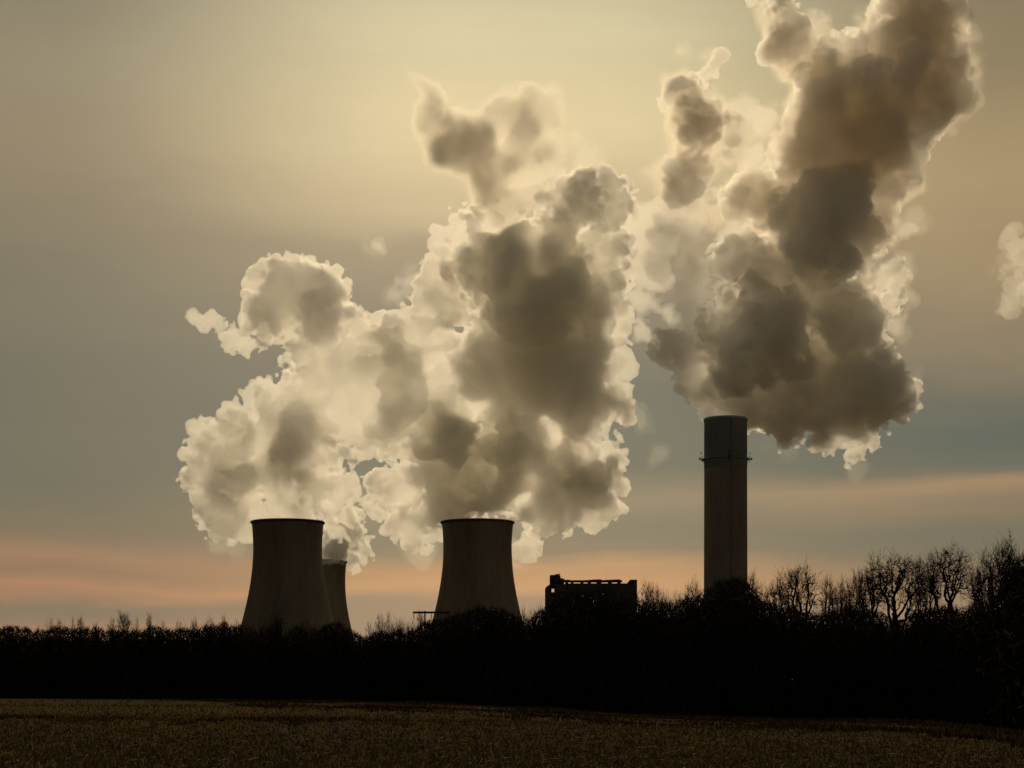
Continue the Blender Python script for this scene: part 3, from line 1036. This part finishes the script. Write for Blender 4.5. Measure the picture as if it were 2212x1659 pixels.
G_M = 'bare saplings in the gap between the cooling towers'
for row in (
    ('sapling', 0, 800, 1338, 16, 300, 'faint low sapling beside the foot of the rear tower'),
    ('sapling', 1, 822, 1322, 20, 296, 'many stemmed sapling, first of three in the gap between the towers'),
    ('sapling', 2, 842, 1318, 18, 292, 'darkest sapling, centre of three in the gap between the towers'),
    ('sapling', 3, 864, 1326, 22, 294, 'spreading sapling, last of three in the gap between the towers'),
    ('sapling', 0, 890, 1332, 18, 290, 'low sapling under the crossarm of the power pole'),
    ('ash', 1, 908, 1312, 10, 300, 'single thin twig tree rising above the pole crossarm'),
    ('sapling', 2, 1132, 1308, 16, 270, 'small tree at the right foot of the middle tower'),
    ('sapling', 1, 1150, 1310, 18, 262, 'bushy tree left of the boiler house wall'),
    ('sapling', 3, 1166, 1302, 16, 258, 'round topped bush against the boiler house wall'),
):
    plant(*row, G_M)

G_L = 'bare trees over the left end of the dark wood'
for row in (
    ('sapling', 0, 108, 1330, 12, 326, 'leftmost sapling on the skyline, first of a pair'),
    ('sapling', 1, 128, 1334, 12, 322, 'second sapling from the left end of the wood'),
    ('sapling', 2, 156, 1328, 10, 324, 'thin upright sapling, third from the left end of the wood'),
    ('ash', 0, 174, 1326, 13, 320, 'dark double stemmed sapling, fourth from the left end of the wood'),
    ('sapling', 3, 206, 1336, 14, 318, 'low spreading sapling, fifth from the left end of the wood'),
    ('sapling', 1, 242, 1330, 14, 316, 'sapling just left of the tallest one on the left skyline'),
    ('ash', 2, 266, 1316, 22, 314, 'tallest bare tree on the left skyline'),
    ('sapling', 2, 294, 1330, 14, 314, 'faint sapling just right of the tallest one on the left skyline'),
    ('ash', 3, 322, 1319, 10, 312, 'slender lone stem right of the tallest tree on the left skyline'),
    ('sapling', 0, 350, 1336, 16, 312, 'low sapling midway along the left skyline'),
    ('sapling', 1, 386, 1336, 14, 310, 'low sapling, fourth left of the left cooling tower'),
    ('ash', 4, 420, 1328, 11, 308, 'pointed sapling, third left of the left cooling tower'),
    ('sapling', 3, 452, 1326, 18, 308, 'broad sapling, second left of the left cooling tower'),
    ('sapling', 2, 486, 1324, 18, 306, 'sapling standing next to the left cooling tower'),
    ('sapling', 0, 512, 1334, 14, 306, 'small sapling overlapping the left edge of the left cooling tower'),
    ('ash', 1, 600, 1324, 24, 304, 'bare tree in front of the left cooling tower'),
    ('sapling', 1, 660, 1336, 22, 302, 'low bare tree in front of the right half of the left tower'),
    ('sapling', 2, 725, 1350, 20, 300, 'low bare tree in front of the rear tower'),
):
    plant(*row, G_L)

# ------------------------------------------------------------------ the dense wood itself
M_X = [-900, -400, 0, 80, 120, 200, 260, 330, 400, 450, 520, 600, 680, 740, 770, 800, 860, 890, 930, 970, 1010, 1040, 1100, 1125, 1145, 1160, 1185,
       1230, 1300, 1370, 1385, 1450, 1500, 1525, 1560, 1600, 1625, 1650, 1680, 1720, 1760, 1800, 1850, 1890, 1920, 1936, 1960, 2000, 2060,
       2110, 2150, 2180, 2200, 2240, 2400, 3100]
M_Y = [1350, 1352, 1364, 1352, 1349, 1353, 1362, 1358, 1354, 1350, 1350, 1352, 1354, 1362, 1374, 1372, 1356, 1348, 1338, 1332, 1314, 1306, 1312, 1322, 1334, 1318, 1304,
       1279, 1271, 1276, 1290, 1296, 1288, 1268, 1248, 1250, 1272, 1290, 1290, 1300, 1310, 1304, 1298, 1302, 1320, 1336, 1312, 1298, 1300,
       1292, 1284, 1250, 1204, 1190, 1150, 1150]
M_Y = [y + (13 if 1640 < x < 2120 else 0) for x, y in zip(M_X, M_Y)]


def build_thicket():
    rng = np.random.default_rng(77)
    n = 150000
    u = np.where(rng.random(n) < 0.86, rng.uniform(-120, 2340, n), np.where(rng.random(n) < 0.4, rng.uniform(-700, -120, n), rng.uniform(2340, 3000, n)))
    D = wood_edge(u)
    off = rng.beta(1.0, 1.6, n) * 55.0
    off = np.where(np.arange(n) % 5 == 0, rng.uniform(40, 60, n), off)
    Y = D + off
    # top of the mass in clumps
    clump = 0
    for lam, amp, s in ((70, 7, 1), (31, 6, 2), (9, 3.0, 3)):
        x = u / lam + s * 13.7
        i = np.floor(x).astype(int)
        t = x - i
        t = t * t * (3 - 2 * t)
        R = np.random.default_rng(s).normal(size=400)
        clump = clump + amp * (R[i % 400] * (1 - t) + R[(i + 1) % 400] * t)
    top = np.interp(u, M_X, M_Y) + clump * np.where(u < 900, 0.85, 0.6) + 3
    X = (u - W0 / 2) / FPX * Y
    dy = HORIZON - top
    ztop = EYE + dy / FPX * Y
    gz = ground_z(X, Y)
    f = rng.beta(1.05, 1.0, n)
    deep = np.arange(n) % 5 == 0
    f = np.where(deep, f * 0.8, f)
    z0 = gz + (ztop - gz) * f
    P = np.stack([X, Y, z0], 1)
    d = rng.normal(size=(n, 3)) * (0.55, 0.55, 0.3) + (0, 0, 0.75)
    d /= np.linalg.norm(d, axis=1, keepdims=True)
    L = rng.uniform(0.7, 2.2, n)
    r = rng.uniform(0.055, 0.14, n) * np.where(rng.random(n) < 0.5, 1, 1.7)
    r = np.where(deep, r * 1.8, r)
    r = r * np.clip(Y / 250, 0.45, 1.2)
    thin = f > 0.86
    r = np.where(thin, r * 0.5, r)
    P = P - d * (L * 0.6)[:, None]
    P[:, 2] = np.maximum(P[:, 2], gz - 0.1)
    v, fc = spikes(P, P + d * L[:, None], r)
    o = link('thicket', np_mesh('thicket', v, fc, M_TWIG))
    tag(o, 'black mass of dense winter wood and thorn along the far side of the field', None, None, 'stuff')
    n = 13000
    u = rng.uniform(-160, 2380, n)
    pick = np.sin(u / 9.0) + np.sin(u / 23.0 + 2) + np.sin(u / 4.1) * 0.7 + rng.normal(size=n) * 0.7
    u = u[pick > 0.3]
    n = len(u)
    Y = wood_edge(u) + rng.uniform(0, 40, n)
    X = (u - W0 / 2) / FPX * Y
    tp = np.interp(u, M_X, M_Y) + rng.normal(size=n) * 4 + 6
    dy = HORIZON - tp
    z0 = EYE + dy / FPX * Y
    d = rng.normal(size=(n, 3)) * (0.38, 0.3, 0.2) + (0, 0, 1)
    P2 = np.stack([X, Y, z0 - 0.5], 1)
    v2, f2 = spikes(P2, P2 + d * rng.gamma(2.0, 0.33, n)[:, None], rng.uniform(0.02, 0.045, n))
    fringe = link('thicket_shoots', np_mesh('thicket_shoots', v2, f2, M_TWIG))
    tag(fringe, 'ragged bare shoots along the top of the dark wood', None, None, 'stuff')
    # trunks standing in it, close to the edge of the field
    m = 900
    u = rng.uniform(-160, 2380, m)
    Y = wood_edge(u) + rng.uniform(0.5, 45, m)
    X = (u - W0 / 2) / FPX * Y
    gz = ground_z(X, Y)
    top = np.interp(u, M_X, M_Y) + 25
    dy = HORIZON - top
    ztop = EYE + dy / FPX * Y
    P = np.stack([X, Y, gz - 0.2], 1)
    Q = np.stack([X + rng.normal(size=m) * 0.8, Y + rng.normal(size=m) * 0.8, ztop], 1)
    r = rng.uniform(0.12, 0.3, m)
    v, fc = sticks(P, Q, r, r * 0.4, 5)
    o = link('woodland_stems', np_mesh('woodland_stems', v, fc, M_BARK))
    tag(o, 'crowded thin trunks inside the dark wood', None, None, 'stuff')


build_thicket()


def leaf_clumps(center, radii, n, size, rng):
    """small two sided leaf blades through the volume of a crown"""
    d = rng.normal(size=(n, 3))
    d /= np.linalg.norm(d, axis=1, keepdims=True)
    P = np.asarray(center) + d * (rng.random(n) ** 0.45)[:, None] * np.asarray(radii) * (0.8 + 0.35 * np.sin(d[:, :1] * 5 + d[:, 2:] * 7))
    a = rng.normal(size=(n, 3))
    a /= np.linalg.norm(a, axis=1, keepdims=True)
    b = np.cross(a, rng.normal(size=(n, 3)))
    b /= np.linalg.norm(b, axis=1, keepdims=True)
    s = size * rng.uniform(0.6, 1.3, (n, 1))
    v = np.stack([P - a * s, P + b * s * 0.5, P + a * s, P - b * s * 0.5], 1).reshape(-1, 3)
    f = np.arange(n)[:, None] * 4 + np.array([[0, 1, 2, 3]])
    return v, f


def ivy_tree(px, py_top, half, Y, seed, label):
    rng = np.random.default_rng(seed)
    p = at(px, py_top, Y)
    gz = float(ground_z(p[0], Y))
    h = p[2] - gz
    k = Y / FPX
    root = empty('ivy_clad_tree', (p[0], Y, gz), label, 'tree', 'dense dark trees standing in the wood')
    P = np.array([[0, 0, -0.2], [0, 0, h * 0.4], [0, 0, h * 0.4], [0, 0, h * 0.4]])
    Q = np.array([[0.1, 0, h * 0.4], [0.3, 0, h * 0.9], [half * k * 0.5, 0.2, h * 0.8], [-half * k * 0.5, -0.2, h * 0.78]])
    link('trunk', np_mesh('trunk', *sticks(P, Q, np.array([.35, .28, .2, .2]), np.array([.28, .05, .05, .05]), 7), M_BARK, True), root)
    vs_, fs_, n0 = [], [], 0
    for i in range(14):
        zz = h * rng.uniform(0.3, 0.9)
        rr = half * k * rng.uniform(0.28, 0.5)
        c = (rng.uniform(-0.7, 0.7) * half * k * (1.15 - zz / h * 0.6), rng.uniform(-0.6, 0.6) * half * k, zz)
        v, f = leaf_clumps(c, (rr, rr, rr * 1.1), 700, 0.16, rng)
        vs_.append(v)
        fs_.append(f + n0)
        n0 += len(v)
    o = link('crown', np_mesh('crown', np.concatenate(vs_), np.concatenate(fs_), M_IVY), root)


ivy_tree(2204, 1196, 36, 165, 3, 'ivy covered tree forming the black block at the right edge')
ivy_tree(1560, 1246, 34, 244, 4, 'dark dense tree in front of the left half of the chimney foot')
ivy_tree(1598, 1250, 30, 240, 5, 'dark dense tree in front of the right half of the chimney foot')
ivy_tree(1060, 1308, 50, 268, 6, 'dark dense tree in front of the foot of the middle tower')
ivy_tree(1300, 1284, 66, 250, 8, 'broad dense tree screening the lower wall of the boiler house')

# ------------------------------------------------------------------ field cover
def scatter(n, rng, y0, y1, power=1.0, u0=-300, u1=2560):
    u = rng.uniform(u0, u1, n)
    Y = 1 / (1 / y1 + (1 / y0 - 1 / y1) * rng.random(n) ** power)        # even in the picture: denser near
    X = (u - W0 / 2) / FPX * Y
    ok = Y < wood_edge(u) - 0.5
    return u[ok], X[ok], Y[ok]


def weed_near(u):
    k = (u - 350) / 1990
    a = 0.50 - 0.04 * k + 0.02 * np.sin(u / 37.0) + 0.015 * np.sin(u / 13.0)
    return np.where(u > 350, np.maximum(a, 1 - np.clip((u - 350) / 450, 0, 1)), 1.0) * wood_edge(u)


def build_field_cover():
    rng = np.random.default_rng(9)
    straw = solid_mat('pale_straw', (0.24, 0.185, 0.105), spec=0.0, scale=3.0, var=0.4)
    grass = solid_mat('dull_olive_grass', (0.118, 0.088, 0.036), spec=0.0, scale=0.6, var=0.4)
    weed = solid_mat('brown_weeds', (0.055, 0.034, 0.016), spec=0.0, scale=0.5, var=0.35)
    # short green brown shoots
    n = 90000
    u, X, Y = scatter(n, rng, 33, 260, 0.9)
    ok = Y < weed_near(u) - 0.5
    X, Y = X[ok], Y[ok]
    z = ground_z(X, Y)
    L = rng.uniform(0.05, 0.16, len(X)) * (1 + Y / 160)
    d = rng.normal(size=(len(X), 3)) * (0.5, 0.5, 0.2) + (0, 0, 1)
    P = np.stack([X, Y, z - 0.02], 1)
    v, f = spikes(P, P + d * L[:, None], 0.010 + 0.00022 * Y)
    tag(link('field_grass', np_mesh('field_grass', v, f, grass)), 'short dull olive shoots covering the field', None, None, 'stuff')
    # broken pale stalks, in loose drill rows with lying pieces
    n = 13000
    u, X, Y = scatter(n, rng, 33, 150, 0.75)
    row = rng.random(len(X)) < 0.45
    Y = np.where(row, np.round(Y / 2.6) * 2.6 + rng.normal(size=len(X)) * 0.10, Y)
    keep = (np.sin(X * 0.9 + np.floor(Y / 2.6) * 2.1) + rng.normal(size=len(X)) * 0.9 > 0.2) | ~row
    X, Y = X[keep], Y[keep]
    z = ground_z(X, Y)
    lying = rng.random(len(X)) < 0.55
    d = rng.normal(size=(len(X), 3)) * np.where(lying[:, None], (1, 0.7, 0.12), (0.35, 0.35, 0.1)) + np.where(lying[:, None], (0, 0, 0.05), (0, 0, 1.0))
    d /= np.linalg.norm(d, axis=1, keepdims=True)
    L = rng.uniform(0.10, 0.34, len(X))
    P = np.stack([X, Y, z + np.where(lying, 0.05, -0.02)], 1)
    r = rng.gamma(3.0, 0.0055, len(X))
    v, f = sticks(P, P + d * L[:, None], r, r * 0.8, 3)
    tag(link('stubble', np_mesh('stubble', v, f, straw)), 'pale broken straw stalks scattered over the field', None, None, 'stuff')
    # taller brown weeds along the headland and a ragged strip part way down
    vs_, fs_, n0 = [], [], 0
    for (uk, y_far, y_near, cnt, hh) in (
        ((350, 2600), (1.0, 1.0), (0.62, 0.74), 60000, 0.42),
        ((-120, 1000), (0.30, 0.34), (0.265, 0.315), 10000, 0.22),
    ):
        u = rng.uniform(uk[0], uk[1], cnt)
        D = wood_edge(u)
        w = (u - uk[0]) / (uk[1] - uk[0])
        t = rng.random(cnt)
        a = y_near[0] + (y_near[1] - y_near[0]) * w + 0.02 * np.sin(u / 37.0) + 0.015 * np.sin(u / 13.0)
        b = y_far[0] + (y_far[1] - y_far[0]) * w
        b = np.where(uk[0] > 0, np.minimum(b, a + np.clip((u - uk[0]) / 500, 0, 1) * (b - a)), b)
        Y = D * (a + (b - a) * t) - 0.6
        if uk[0] > 0:
            Y = weed_near(u) + (D - weed_near(u)) * t
        X = (u - W0 / 2) / FPX * Y
        cl = np.sin(X * 0.7 + Y * 0.31) + np.sin(X * 0.23 - Y * 0.5) + rng.normal(size=cnt) * 0.8
        ok = cl > -0.4
        X, Y = X[ok], Y[ok]
        z = ground_z(X, Y)
        L = hh * rng.uniform(0.4, 1.25, len(X)) * (0.8 + 0.3 * np.sin(X * 0.4))
        d = rng.normal(size=(len(X), 3)) * (0.35, 0.35, 0.15) + (0, 0, 1)
        P = np.stack([X, Y, z - 0.03], 1)
        v, f = spikes(P, P + d * L[:, None], rng.uniform(0.025, 0.06, len(X)))
        vs_.append(v)
        fs_.append(f + n0)
        n0 += len(v)
    tag(link('weed_strip', np_mesh('weed_strip', np.concatenate(vs_), np.concatenate(fs_), weed)), 'dark brown weeds along the foot of the wood', None, None, 'stuff')


build_field_cover()
